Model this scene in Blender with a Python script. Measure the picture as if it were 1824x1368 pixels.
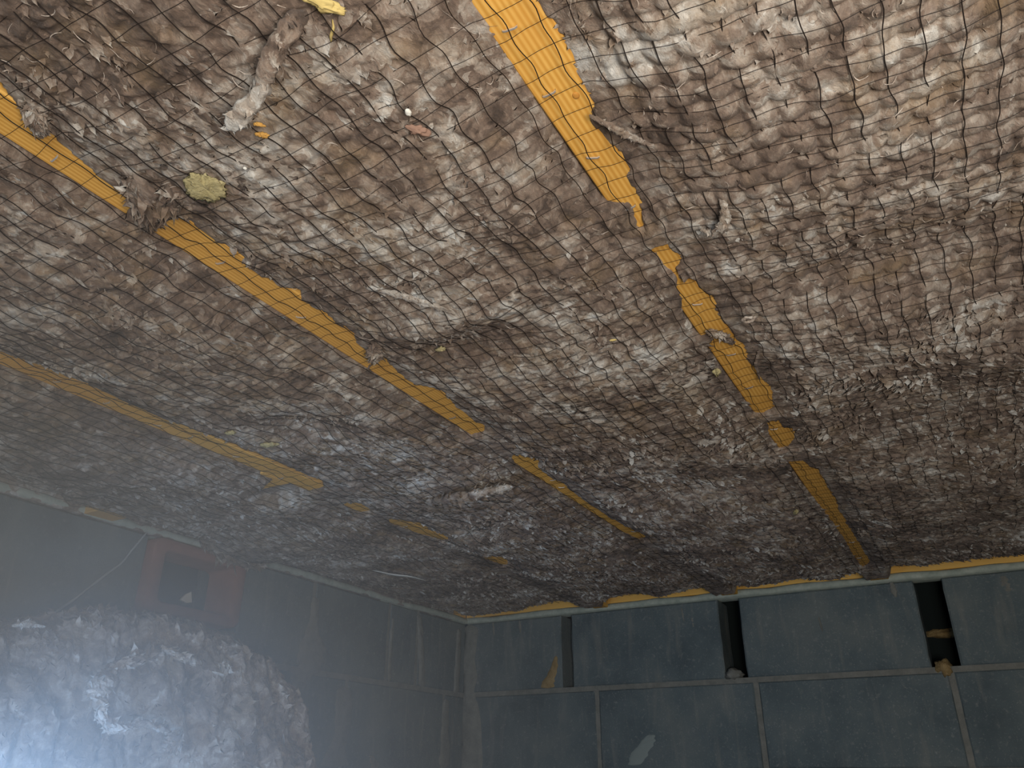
import bpy, math, random
import numpy as np
from mathutils import Matrix, Vector
random.seed(7); rng = np.random.default_rng(11)
for o in list(bpy.data.objects): bpy.data.objects.remove(o)
sc = bpy.context.scene
COL = sc.collection

# ------------------------------------------------------------------ camera, world, lamps, exposure
W, H, F = 1824.0, 1368.0, 1424.15
YAW, PITCH = 0.5082, 2.0293
CAM = np.array([1.4745, -2.3319, -0.4658])
ca, sa, cb, sb = math.cos(YAW), math.sin(YAW), math.cos(PITCH), math.sin(PITCH)
RM = np.array([[ca, -sa, 0], [sa, ca, 0], [0, 0, 1]]) @ np.array([[1, 0, 0], [0, cb, -sb], [0, sb, cb]])
cam = bpy.data.cameras.new('camera'); cam.sensor_width = 36; cam.lens = 36 * F / W
cam.clip_start = 0.01
co = bpy.data.objects.new('camera', cam); COL.objects.link(co); sc.camera = co
m4 = Matrix([[*RM[0], CAM[0]], [*RM[1], CAM[1]], [*RM[2], CAM[2]], [0, 0, 0, 1]])
co.matrix_world = m4

def ray(px, py):
    return RM @ np.array([(px - W / 2) / F, -(py - H / 2) / F, -1.0])
w = bpy.data.worlds.new('world'); sc.world = w; w.use_nodes = True
w.node_tree.nodes['Background'].inputs[0].default_value = (0.02, 0.03, 0.035, 1)
w.node_tree.nodes['Background'].inputs[1].default_value = 0.3
def lamp(name, kind, loc, power, color, size, target=None, **kw):
    l = bpy.data.lights.new(name, kind); l.energy = power; l.color = color
    if kind == 'AREA': l.size = size
    else: l.shadow_soft_size = size
    for k, v in kw.items(): setattr(l, k, v)
    o = bpy.data.objects.new(name, l); COL.objects.link(o); o.location = loc
    if target is not None:
        o.rotation_euler = (Vector(target) - Vector(loc)).to_track_quat('-Z', 'Y').to_euler()
    return o
# soft fill lamp added out of view, low behind the camera
lamp('rear_fill', 'AREA', (1.85, -3.1, -0.72), 13.5, (0.93, 0.98, 0.97), 0.55, (1.05, -1.2, -0.1))
# hand lamp beside the camera
lamp('hand_lamp', 'POINT', (1.66, -2.38, -0.56), 23.0, (1.0, 0.90, 0.78), 0.10)
# cold torch lying low on the left, just out of the picture, shining through the dust
TORCH = tuple(CAM + 0.80 * ray(-270, 1600) / np.linalg.norm(ray(-270, 1600)))
lamp('torch', 'SPOT', TORCH, 25.0, (0.35, 0.60, 1.0), 0.05, tuple(np.array(TORCH) + np.array([-.45, .85, -.08])),
     spot_size=math.radians(138), spot_blend=1.0)
sc.view_settings.view_transform = 'Standard'; sc.view_settings.look = 'None'
sc.view_settings.gamma = 1.0; sc.view_settings.use_curve_mapping = False
sc.view_settings.exposure = 0.0
sc.cycles.volume_bounces = 0; sc.cycles.volume_step_rate = 2.0; sc.cycles.max_bounces = 6; sc.cycles.use_denoising = True

# ------------------------------------------------------------------ helpers
def on(px, py, axis, v):
    d = ray(px, py); t = (v - CAM[axis]) / d[axis]
    return CAM + d * t
def hsh(ix, iy, s):
    n = (ix.astype(np.int64) * 374761393 + iy.astype(np.int64) * 668265263 + s * 2147483647) & 0x7fffffff
    n = ((n ^ (n >> 13)) * 1274126177) & 0x7fffffff
    n = ((n ^ (n >> 16)) * 668265263) & 0x7fffffff
    return ((n ^ (n >> 15)) & 0xffffff) / float(0xffffff)
def vn(x, y, s=0):
    x = np.asarray(x, float); y = np.asarray(y, float)
    ix = np.floor(x); iy = np.floor(y); fx = x - ix; fy = y - iy
    fx = fx * fx * (3 - 2 * fx); fy = fy * fy * (3 - 2 * fy)
    ix = ix.astype(np.int64); iy = iy.astype(np.int64)
    a = hsh(ix, iy, s); b = hsh(ix + 1, iy, s); c = hsh(ix, iy + 1, s); d = hsh(ix + 1, iy + 1, s)
    return (a * (1 - fx) + b * fx) * (1 - fy) + (c * (1 - fx) + d * fx) * fy
def fbm(x, y, s=0, o=3):
    r = 0; a = 0.5; t = 0
    for k in range(o):
        r = r + a * vn(x * 2 ** k, y * 2 ** k, s + k * 17); t += a; a *= 0.5
    return r / t
def cells(x, y, s=0):
    ix = np.floor(x).astype(np.int64); iy = np.floor(y).astype(np.int64)
    best = np.full(np.shape(x), 9.0)
    for dx in (-1, 0, 1):
        for dy in (-1, 0, 1):
            jx = ix + dx; jy = iy + dy
            d = (jx + hsh(jx, jy, s) - x) ** 2 + (jy + hsh(jx, jy, s + 5) - y) ** 2
            best = np.minimum(best, d)
    return np.sqrt(best)
def sstep(a, b, x):
    t = np.clip((x - a) / (b - a), 0, 1); return t * t * (3 - 2 * t)

def mesh_np(name, V, Fq, mat, parent=None, smooth=True, tone=None):
    V = np.asarray(V, np.float32); Fq = np.asarray(Fq, np.int32)
    me = bpy.data.meshes.new(name); n = Fq.shape[1]
    me.vertices.add(len(V)); me.vertices.foreach_set('co', V.ravel())
    me.loops.add(Fq.size); me.loops.foreach_set('vertex_index', Fq.ravel())
    me.polygons.add(len(Fq)); me.polygons.foreach_set('loop_start', np.arange(0, Fq.size, n, dtype=np.int32))
    me.polygons.foreach_set('loop_total', np.full(len(Fq), n, np.int32))
    me.polygons.foreach_set('use_smooth', np.full(len(Fq), smooth, bool))
    if tone is not None:
        a = me.attributes.new('tone', 'FLOAT', 'POINT'); a.data.foreach_set('value', np.asarray(tone, np.float32))
    me.update(calc_edges=True); me.materials.append(mat)
    o = bpy.data.objects.new(name, me); COL.objects.link(o)
    if parent is not None: o.parent = parent
    return o
def tag(o, label=None, cat=None, group=None, kind=None):
    if label: o['label'] = label
    if cat: o['category'] = cat
    if group: o['group'] = group
    if kind: o['kind'] = kind
    return o
def empty(name, loc=(0, 0, 0)):
    o = bpy.data.objects.new(name, None); COL.objects.link(o); o.location = loc; o.empty_display_size = 0.05
    return o
def world_parent(o, p):
    o.parent = p; o.matrix_parent_inverse = Matrix.Translation(-Vector(p.location))
class MB:
    def __init__(s): s.v = []; s.f = []
    def quadbox(s, x0, x1, y0, y1, z0, z1, rough=0.0, bev=0.0, seed=0):
        r = random.Random(seed)
        b = min(bev, (x1 - x0) / 3, (y1 - y0) / 3, (z1 - z0) / 3)
        n = len(s.v)
        import itertools
        # chamfered box: 24 verts
        c = [(x0, x1), (y0, y1), (z0, z1)]
        idx = {}
        for sx, sy, sz in itertools.product((0, 1), repeat=3):
            j = [(r.random() - .5) * rough for _ in range(3)]
            P = [c[0][sx] + j[0], c[1][sy] + j[1], c[2][sz] + j[2]]
            sg = [1 if sx == 0 else -1, 1 if sy == 0 else -1, 1 if sz == 0 else -1]
            for a in range(3):
                q = [P[k] + (b * sg[k] if k != a else 0) for k in range(3)]
                idx[(sx, sy, sz, a)] = len(s.v); s.v.append(q)
        def I(sx, sy, sz, a): return idx[(sx, sy, sz, a)]
        for a in range(3):
            o1, o2 = [k for k in range(3) if k != a]
            for sd in (0, 1):
                loop = []
                for u, v in ((0, 0), (1, 0), (1, 1), (0, 1)):
                    t = [0, 0, 0]; t[a] = sd; t[o1] = u; t[o2] = v
                    loop.append(I(*t, a))
                s.f.append(loop)
        for a in range(3):          # edges running along axis a
            o1, o2 = [k for k in range(3) if k != a]
            for u in (0, 1):
                for v in (0, 1):
                    t0 = [0, 0, 0]; t0[o1] = u; t0[o2] = v; t1 = list(t0); t1[a] = 1
                    s.f.append([I(*t0, o1), I(*t1, o1), I(*t1, o2), I(*t0, o2)])
        for sx, sy, sz in itertools.product((0, 1), repeat=3):
            s.f.append([I(sx, sy, sz, 0), I(sx, sy, sz, 1), I(sx, sy, sz, 2)])
    def build(s, name, mat, parent=None, smooth=False):
        me = bpy.data.meshes.new(name); me.from_pydata([tuple(q) for q in s.v], [], s.f)
        import bmesh
        bm = bmesh.new(); bm.from_mesh(me); bmesh.ops.recalc_face_normals(bm, faces=bm.faces); bm.to_mesh(me); bm.free()
        me.materials.append(mat)
        if smooth: me.polygons.foreach_set('use_smooth', [True] * len(me.polygons))
        o = bpy.data.objects.new(name, me); COL.objects.link(o)
        if parent is not None: o.parent = parent
        return o
def box(name, b, mat, parent=None, bev=0.002, rough=0.0, seed=0):
    m = MB(); m.quadbox(*b, rough=rough, bev=bev, seed=seed); return m.build(name, mat, parent)

# ------------------------------------------------------------------ materials
class NT:
    def __init__(s, name):
        s.m = bpy.data.materials.new(name); s.m.use_nodes = True; s.t = s.m.node_tree
        s.b = s.t.nodes['Principled BSDF']; s.b.inputs['Specular IOR Level'].default_value = 0.2
        s.tc = s.t.nodes.new('ShaderNodeTexCoord')
    def n(s, typ, **kw):
        nd = s.t.nodes.new(typ)
        for k, v in kw.items():
            if k in nd.inputs: 
                if isinstance(v, bpy.types.NodeSocket): s.t.links.new(v, nd.inputs[k])
                else: nd.inputs[k].default_value = v
            else: setattr(nd, k, v)
        return nd
    def l(s, a, b): s.t.links.new(a, b)
    def mapped(s, scale):
        mp = s.n('ShaderNodeMapping'); s.l(s.tc.outputs['Object'], mp.inputs['Vector']); mp.inputs['Scale'].default_value = scale
        return mp.outputs[0]
    def noise(s, scale, detail=4, rough=0.6, dist=0.0, vec=None):
        nd = s.n('ShaderNodeTexNoise', Scale=scale, Detail=detail, Roughness=rough, Distortion=dist)
        s.l(vec if vec is not None else s.tc.outputs['Object'], nd.inputs['Vector']); return nd
    def ramp(s, fac, stops):
        r = s.n('ShaderNodeValToRGB'); e = r.color_ramp.elements
        while len(e) > 1: e.remove(e[-1])
        e[0].position, e[0].color = stops[0][0], (*stops[0][1], 1)
        for p, c in stops[1:]:
            q = e.new(p); q.color = (*c, 1)
        s.l(fac, r.inputs[0]); return r.outputs[0]
    def mix(s, fac, a, b, mode='MIX'):
        nd = s.n('ShaderNodeMix', data_type='RGBA', blend_type=mode)
        for v, i in ((fac, 0), (a, 6), (b, 7)):
            if isinstance(v, bpy.types.NodeSocket): s.l(v, nd.inputs[i])
            elif i == 0: nd.inputs[i].default_value = v
            else: nd.inputs[i].default_value = (*v, 1)
        return nd.outputs[2]
    def math(s, op, a, b=0.0, c=0.0):
        nd = s.n('ShaderNodeMath', operation=op)
        for i, v in enumerate((a, b, c)):
            if isinstance(v, bpy.types.NodeSocket): s.l(v, nd.inputs[i])
            else: nd.inputs[i].default_value = v
        return nd.outputs[0]
    def bump(s, h, strength=0.5, dist=0.002, prev=None):
        nd = s.n('ShaderNodeBump', Strength=strength, Distance=dist); s.l(h, nd.inputs['Height'])
        if prev is not None: s.l(prev, nd.inputs['Normal'])
        return nd.outputs[0]
    def done(s, col, rough=0.9, normal=None):
        if isinstance(col, bpy.types.NodeSocket): s.l(col, s.b.inputs['Base Color'])
        else: s.b.inputs['Base Color'].default_value = (*col, 1)
        s.b.inputs['Roughness'].default_value = rough
        if normal is not None: s.l(normal, s.b.inputs['Normal'])
        return s.m
def srgb(r, g, b):
    return tuple(((c / 255) / 12.92 if c / 255 <= .04045 else ((c / 255 + .055) / 1.055) ** 2.4) for c in (r, g, b))

def wool_mat(name, tint=1.0):
    k = NT(name)
    big = k.noise(9, 3, 0.55, 0.3); mid = k.noise(38, 4, 0.6, 1.2)
    fib = k.noise(1, 6, 0.7, 2.5, k.mapped((160, 75, 120)))
    vo = k.n('ShaderNodeTexVoronoi', Scale=75.0, Randomness=1.0); 
    wv = k.n('ShaderNodeVectorMath', operation='ADD'); k.l(k.tc.outputs['Object'], wv.inputs[0])
    sc_ = k.n('ShaderNodeVectorMath', operation='SCALE'); k.l(mid.outputs['Color'], sc_.inputs[0]); sc_.inputs['Scale'].default_value = 0.03
    k.l(sc_.outputs[0], wv.inputs[1]); k.l(wv.outputs[0], vo.inputs['Vector'])
    tone = k.n('ShaderNodeAttribute', attribute_name='tone')
    a = k.math('MULTIPLY', big.outputs[0], 0.5); a = k.math('MULTIPLY_ADD', mid.outputs[0], 0.6, a)
    a = k.math('MULTIPLY_ADD', fib.outputs[0], 0.25, a)
    sep = k.n('ShaderNodeSeparateColor'); k.l(vo.outputs['Color'], sep.inputs[0])
    a = k.math('MULTIPLY_ADD', sep.outputs[0], 0.14, a)
    a = k.math('ADD', a, tone.outputs['Fac'])
    c = k.ramp(a, [(0.54, srgb(80, 66, 57)), (0.68, srgb(124, 105, 92)), (0.77, srgb(150, 132, 118)), (0.87, srgb(184, 172, 160)), (1.0, srgb(222, 219, 213))])
    hue = k.noise(22, 2, 0.5); c = k.mix(k.math('MULTIPLY', k.math('SUBTRACT', hue.outputs[0], 0.52), 1.6), c, srgb(168, 140, 100), 'MIX')
    hp = k.math('ADD', k.math('MULTIPLY', fib.outputs[0], 0.7), k.math('MULTIPLY', vo.outputs['Distance'], 0.4))
    fine = k.noise(520, 4, 0.7, 1.5)
    nb = k.bump(hp, 0.9, 0.004); nb = k.bump(fine.outputs[0], 0.5, 0.0012, nb)
    k.b.inputs['Sheen Weight'].default_value = 0.15
    return k.done(c, 0.8, nb)
M = {}
M['wool'] = wool_mat('brown_mineral_wool')
def wood(name, c1, c2, c3):
    k = NT(name)
    g = k.noise(1, 5, 0.6, 0.3, k.mapped((260, 3, 120)))
    wv = k.n('ShaderNodeTexWave', wave_type='BANDS', bands_direction='X', Scale=1.0, Distortion=1.8, Detail=2.0)
    k.l(k.mapped((70, 0.9, 18)), wv.inputs['Vector'])
    c = k.mix(wv.outputs[1], c1, c2)
    c = k.mix(k.math('MULTIPLY', g.outputs[0], 0.55), c, c3)
    st = k.noise(14, 3, 0.5); c = k.mix(k.math('MULTIPLY', k.math('SUBTRACT', st.outputs[0], 0.5), 1.2), c, c3)
    return k.done(c, 0.62, k.bump(g.outputs[0], 0.3, 0.0006))
M['pine'] = wood('orange_treated_pine', srgb(246, 198, 108), srgb(218, 160, 72), srgb(204, 144, 66))
k = NT('pine_knot'); nn = k.noise(1, 3, 0.5, 0.5, k.mapped((300, 300, 300)))
M['knot'] = k.done(k.mix(nn.outputs[0], srgb(176, 118, 54), srgb(214, 156, 76)), 0.6)
k = NT('concrete_block')
n1 = k.noise(5, 4, 0.6); n2 = k.noise(70, 4, 0.7); n3 = k.noise(230, 3, 0.7)
c = k.ramp(n1.outputs[0], [(0.3, srgb(82, 92, 96)), (0.5, srgb(100, 110, 112)), (0.7, srgb(116, 122, 120))])
c = k.mix(k.ramp(n2.outputs[0], [(0.57, (0, 0, 0)), (0.70, (0.45, 0.45, 0.45))]), c, srgb(150, 150, 145))
c = k.mix(k.ramp(n3.outputs[0], [(0.60, (0, 0, 0)), (0.68, (0.35, 0.35, 0.35))]), c, srgb(170, 170, 165))
drip = k.noise(1, 3, 0.6, 0.4, k.mapped((34, 34, 5)))
c = k.mix(k.ramp(drip.outputs[0], [(0.55, (0, 0, 0)), (0.72, (0.3, 0.3, 0.3))]), c, srgb(150, 146, 136))
M['block'] = k.done(c, 0.92, k.bump(n3.outputs[0], 0.5, 0.002, k.bump(n2.outputs[0], 0.4, 0.003)))
k = NT('grey_mortar'); n1 = k.noise(30, 5, 0.7); n2 = k.noise(200, 3, 0.7)
c = k.ramp(n1.outputs[0], [(0.3, srgb(112, 112, 106)), (0.7, srgb(140, 138, 130))])
M['mortar'] = k.done(c, 0.95, k.bump(n2.outputs[0], 0.7, 0.003))
M['mortar_pale'] = NT('pale_mortar_stain').done(srgb(138, 146, 142), 0.95)
k = NT('yellow_brown_mortar'); n1 = k.noise(60, 5, 0.7); n2 = k.noise(200, 3, 0.7)
c = k.ramp(n1.outputs[0], [(0.3, srgb(140, 115, 75)), (0.7, srgb(175, 150, 108))])
M['mortar_y'] = k.done(c, 0.95, k.bump(n2.outputs[0], 0.8, 0.004))
k = NT('pale_bed_mortar'); n1 = k.noise(40, 5, 0.7)
c = k.ramp(n1.outputs[0], [(0.3, srgb(150, 158, 146)), (0.7, srgb(188, 192, 178))])
M['bed'] = k.done(c, 0.9, k.bump(n1.outputs[0], 0.6, 0.003))
k = NT('terracotta'); n1 = k.noise(25, 4, 0.6); n2 = k.noise(180, 3, 0.6)
c = k.ramp(n1.outputs[0], [(0.3, srgb(134, 88, 76)), (0.7, srgb(156, 106, 92))])
M['clay'] = k.done(c, 0.8, k.bump(n2.outputs[0], 0.3, 0.002))
k = NT('soil'); n1 = k.noise(14, 6, 0.7)
M['cavity_shade'] = NT('painted_shade_block').done(srgb(30, 36, 36), 0.95)  # near-black colour stands in for shade in the wall gaps and duct
M['soil'] = k.done(k.ramp(n1.outputs[0], [(0.3, srgb(60, 52, 44)), (0.7, srgb(98, 86, 74))]), 0.95, k.bump(n1.outputs[0], 0.8, 0.02))
k = NT('chipboard_deck'); n1 = k.noise(90, 3, 0.6)
M['deck'] = k.done(k.ramp(n1.outputs[0], [(0.3, srgb(120, 96, 62)), (0.7, srgb(160, 132, 90))]), 0.85)
k = NT('black_plastic_net'); M['net'] = k.done(srgb(38, 32, 30), 0.45)
k = NT('staple_steel'); k.b.inputs['Metallic'].default_value = 0.7; M['steel'] = k.done(srgb(225, 225, 225), 0.3)
k = NT('yellow_foam'); n1 = k.noise(120, 4, 0.7)
M['foam'] = k.done(k.ramp(n1.outputs[0], [(0.3, srgb(158, 146, 104)), (0.7, srgb(190, 178, 136))]), 0.9, k.bump(n1.outputs[0], 0.9, 0.003))
k = NT('white_scrap'); M['white'] = k.done(srgb(232, 230, 222), 0.6)
k = NT('straw'); M['straw'] = k.done(srgb(206, 184, 120), 0.8)
k = NT('orange_chip'); M['chip'] = k.done(srgb(216, 168, 92), 0.8)
k = NT('pink_chip'); M['pink'] = k.done(srgb(150, 120, 104), 0.8)
k = NT('grey_cable'); M['cable'] = k.done(srgb(170, 175, 175), 0.6)
k = NT('pale_wool'); n1 = k.noise(1, 5, 0.7, 1.5, k.mapped((120, 60, 120)))
M['palewool'] = k.done(k.ramp(n1.outputs[0], [(0.25, srgb(140, 120, 106)), (0.5, srgb(184, 170, 158)), (0.75, srgb(220, 214, 206))]), 0.85, k.bump(n1.outputs[0], 0.9, 0.003))

# ------------------------------------------------------------------ shell
ground = MB(); ground.quadbox(-0.1, 3.4, -4.0, 0.2, -1.0, -0.9); g = ground.build('floor', M['soil']); tag(g, kind='structure')
deck = box('ceiling', (-0.1, 3.4, -4.0, 0.2, 0.20, 0.225), M['deck'], bev=0); tag(deck, kind='structure')
b = box('wall_right', (3.3, 3.4, -4.0, 0.1, -1.0, 0.2), M['block'], bev=0); tag(b, kind='structure')
b = box('wall_back', (-0.1, 3.3, -4.1, -4.0, -1.0, 0.2), M['block'], bev=0); tag(b, kind='structure')

T = 0.10           # leaf thickness
def lump(name, mat, parent, loc, size, seed, nu=14, nv=10, bump=0.35):
    """irregular rounded lump"""
    V = []; Fq = []
    for j in range(nv + 1):
        th = math.pi * j / nv
        for i in range(nu):
            ph = 2 * math.pi * i / nu
            V.append((math.sin(th) * math.cos(ph), math.sin(th) * math.sin(ph), math.cos(th)))
    V = np.array(V)
    r = 1 + bump * 2.2 * (fbm(V[:, 0] * 2.4 + seed * 3.3 + 9, V[:, 1] * 2.4 + V[:, 2] * 1.2 + seed, seed, 4) - .5) * 2
    V = V * r[:, None] * np.array(size) + np.array(loc)
    for j in range(nv):
        for i in range(nu):
            Fq.append((j * nu + i, (j + 1) * nu + i, (j + 1) * nu + (i + 1) % nu, j * nu + (i + 1) % nu))
    return mesh_np(name, V, Fq, mat, parent)
def smear(name, mat, parent, axis, spine, seed, thick=0.004):
    """trowelled smear lying on a wall: spine = [(u, z, halfwidth)], u along the wall"""
    n = 26; nc = 9; V = []; Fq = []
    sp = np.array(spine); t = np.linspace(0, len(sp) - 1, n)
    u = np.interp(t, range(len(sp)), sp[:, 0]); z = np.interp(t, range(len(sp)), sp[:, 1]); hw = np.interp(t, range(len(sp)), sp[:, 2])
    for i in range(n):
        e = 1.0 if 0 < i < n - 1 else 0.15
        jl = 1 + .5 * (vn(np.array(i * .45), np.array(seed * 1.7), seed) - .5); jr = 1 + .5 * (vn(np.array(i * .45), np.array(seed * 2.9 + 9), seed) - .5)
        for c in range(nc):
            s = -1 + 2 * c / (nc - 1)
            uu = u[i] + s * hw[i] * e * float(jl if s < 0 else jr)
            h = thick * (1 - s * s) ** .5 * (0.6 + .8 * float(vn(np.array(i * .6), np.array(c * .7 + seed), seed + 3))) if abs(s) < 1 else -0.001
            if e < 1: h = -0.001
            V.append((h, uu, z[i]) if axis == 'x' else (uu, -h, z[i]))
    for i in range(n - 1):
        for c in range(nc - 1):
            a = i * nc + c; Fq.append((a, a + 1, a + nc + 1, a + nc))
    return mesh_np(name, V, Fq, mat, parent)

# block boxes get a slightly worn face: subdivided face with chipped edges
def block(parent, b, axis, seed):
    r = random.Random(seed)
    off = r.uniform(-.0015, .0015)
    if axis == 'y': bb = (b[0], b[1], off, T, b[2], b[3])
    else: bb = (-T, off, b[0], b[1], b[2], b[3])
    # irregular chamfered slab with an uneven outline
    nu, nv = 14, 8; V = []; Fq = []
    u = np.linspace(b[0], b[1], nu); z = np.linspace(b[2], b[3], nv)
    for layer, (inset, dep) in enumerate(((0.004, 0.0), (0.0, 0.004), (0.0, T))):
        for j in range(nv):
            for i in range(nu):
                if layer and 0 < i < nu - 1 and 0 < j < nv - 1: V.append(None); continue
                uu = u[i]; zz = z[j]
                if i == 0: uu += inset + r.uniform(0, .0025)
                if i == nu - 1: uu -= inset + r.uniform(0, .0025)
                if j == 0: zz += inset + r.uniform(0, .002)
                if j == nv - 1: zz -= inset + r.uniform(0, .002)
                dd = dep + off + (r.uniform(-.0006, .0006) if layer == 0 else 0)
                V.append((uu, dd, zz) if axis == 'y' else (-dd, uu, zz))
    N = nu * nv
    for j in range(nv - 1):
        for i in range(nu - 1):
            a = j * nu + i; Fq.append((a, a + 1, a + nu + 1, a + nu))
    ring = [i for i in range(nu)] + [j * nu + nu - 1 for j in range(1, nv)] + [(nv - 1) * nu + i for i in range(nu - 2, -1, -1)] + [j * nu for j in range(nv - 2, 0, -1)]
    for L in (0, 1):
        for q in range(len(ring)):
            a, c = ring[q], ring[(q + 1) % len(ring)]
            Fq.append((L * N + a, L * N + c, (L + 1) * N + c, (L + 1) * N + a))
    keep = [i for i, v in enumerate(V) if v is not None]; mp = {k_: i for i, k_ in enumerate(keep)}
    m = MB(); m.v = [V[i] for i in keep]; m.f = [[mp[i] for i in f] for f in Fq]
    return m.build('block', M['block'], parent)

wall_end = empty('wall_end', (0, 0, 0)); tag(wall_end, kind='structure')
J = 0.010
rows_end = {0: [(0.008, .351), (.386, .853), (.910, 1.368), (1.432, 1.89), (1.95, 2.40), (2.46, 2.90), (2.96, 3.3)],
            1: [(0.008, .457), (.467, .926), (.936, 1.402), (1.412, 1.87), (1.88, 2.33), (2.34, 2.79), (2.80, 3.3)],
            2: [(0.008, .24), (.25, .70), (.71, 1.17), (1.18, 1.64), (1.65, 2.10), (2.11, 2.56), (2.57, 3.3)],
            3: [(0.008, .46), (.47, .93), (.94, 1.40), (1.41, 1.87), (1.88, 2.33), (2.34, 3.3)]}
mort = MB()
for r_, bl in rows_end.items():
    z1 = -0.225 * r_ - (0.003 if r_ == 0 else 0.005); z0 = -0.225 * (r_ + 1) + 0.005
    for i, (a, c) in enumerate(bl):
        block(wall_end, (a, c, z0, z1), 'y', r_ * 50 + i)
        if r_ > 0 and i > 0: mort.quadbox(bl[i - 1][1] - .002, a + .002, 0.0035, T, z0 - .002, z1 + .002)
    mort.quadbox(-.01, 3.3, 0.002, T, z0 - .012, z0 + .002)
m_ = mort.build('mortar', M['mortar'], wall_end); m_['label'] = 'pale grey mortar joints'
ol = box('outer_leaf', (-0.1, 3.3, 0.20, 0.23, -1.0, 0.2), M['cavity_shade'], wall_end, bev=0)  # coloured dark to paint the shade behind the open joints
# mortar lumps squeezed into the open upright joints
for (px, py, s, ax) in ((1308, 1200, (.024, .03, .014), 0), (1681, 1187, (.022, .03, .02), 1)):
    P = on(px, py, 1, 0.0)
    lump('mortar_lump', M['mortar_y' if ax else 'mortar'], wall_end, (P[0], 0.012, P[2] - .002), s, int(px))
P = on(1690, 1128, 1, 0.19); lump('mortar_lump', M['mortar_y'], wall_end, (P[0], 0.198, P[2]), (.05, .02, .012), 5)
smear('mortar_smear', M['mortar'], wall_end, 'y', [(.015, -.005, .03), (.02, -.04, .022), (.012, -.12, .022), (.02, -.17, .026), (.015, -.22, .016), (.03, -.28, .04), (.035, -.40, .038), (.03, -.48, .034), (.02, -.7, .03)], 3, .008)
P = [on(x, y, 1, 0) for x, y in ((990, 1168), (987, 1190), (978, 1212), (975, 1226))]
smear('mortar_smear', M['mortar_y'], wall_end, 'y', [(P[0][0], P[0][2], .004), (P[1][0], P[1][2], .012), (P[2][0], P[2][2], .02), (P[3][0], P[3][2], .022)], 4, .003)
P = on(1150, 1322, 1, 0); smear('mortar_smear', M['mortar_pale'], wall_end, 'y', [(P[0] + .02, P[2] + .02, .012), (P[0] + .005, P[2], .03), (P[0] - .02, P[2] - .03, .028), (P[0] - .04, P[2] - .06, .02)], 6, .003)
for k_, (px, py, w_) in enumerate(((1232, 1105, .006), (1590, 1050, .008), (1790, 1040, .014), (1215, 1095, .004), (1460, 1112, .003), (878, 1120, .004), (925, 1116, .005))):
    P = on(px, py, 1, 0); smear('mortar_smear', M['mortar'], wall_end, 'y', [(P[0], P[2] + .02, w_ * .5), (P[0] + .002, P[2], w_), (P[0] + .004, P[2] - .02, w_ * .5)], 20 + k_, .0015)

wall_left = empty('wall_left', (0, 0, 0)); tag(wall_left, kind='structure')
rows_left = {0: [(-.268, 0), (-.413, -.276), (-.735, -.420), (-.985, -.745), (-1.71, -1.256), (-2.16, -1.72), (-2.61, -2.17), (-3.06, -2.62), (-4.0, -3.07)],
             1: [(-.112, 0), (-.575, -.120), (-1.03, -.585), (-1.49, -1.04), (-1.94, -1.50), (-2.39, -1.95), (-2.84, -2.40), (-4.0, -2.85)],
             2: [(-.34, 0), (-.79, -.35), (-1.25, -.80), (-1.70, -1.26), (-2.15, -1.71), (-2.6, -2.16), (-4.0, -2.61)],
             3: [(-.112, 0), (-.575, -.120), (-1.03, -.585), (-1.49, -1.04), (-1.94, -1.50), (-2.39, -1.95), (-4.0, -2.40)]}
mort = MB()
for r_, bl in rows_left.items():
    z1 = -0.225 * r_ - (0.003 if r_ == 0 else 0.005); z0 = -0.225 * (r_ + 1) + 0.005
    for i, (a, c) in enumerate(bl):
        block(wall_left, (a, c, z0, z1), 'x', 500 + r_ * 50 + i)
        if i > 0 and not (r_ == 0 and i == 4): mort.quadbox(-T, -0.002, c - .002, bl[i - 1][0] + .002, z0 - .002, z1 + .002)
    mort.quadbox(-T, -0.0015, -4.0, 0.0, z0 - .012, z0 + .002)
mort.quadbox(-T, -0.002, -1.258, -.983, -.222, -.166)       # bed under the clay duct
m_ = mort.build('mortar', M['mortar'], wall_left); m_['label'] = 'pale grey mortar joints'
box('outer_leaf', (-0.24, -0.2, -4.0, 0.1, -1.0, 0.2), M['block'], wall_left, bev=0)
def sm_left(pts, seed, th=.004, mat='mortar'):
    L = []
    for x, y, hw in pts:
        P = on(x, y, 0, 0); L.append((P[1], P[2], hw))
    return smear('mortar_smear', M[mat], wall_left, 'x', L, seed, th)
sm_left([(562, 1062, .012), (560, 1100, .014), (556, 1130, .03), (556, 1160, .055), (552, 1185, .05), (545, 1205, .03)], 31, .009)
sm_left([(540, 1190, .04), (533, 1215, .035), (528, 1235, .012)], 32, .006)
sm_left([(700, 1100, .006), (696, 1150, .006), (693, 1215, .007)], 33, .003)
sm_left([(747, 1095, .012), (750, 1150, .014), (752, 1225, .016)], 34, .004)
sm_left([(612, 1222, .034), (610, 1270, .036), (608, 1310, .03), (600, 1335, .034), (590, 1368, .06)], 35, .008)
sm_left([(795, 1245, .014), (793, 1300, .022), (792, 1368, .03)], 36, .004)
sm_left([(818, 1120, .012), (815, 1180, .014), (812, 1235, .014)], 37, .004)
sm_left([(400, 1150, .012), (396, 1175, .014), (392, 1200, .008)], 38, .003)
sm_left([(660, 1345, .012), (668, 1360, .02), (664, 1390, .02)], 39, .004)
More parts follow.
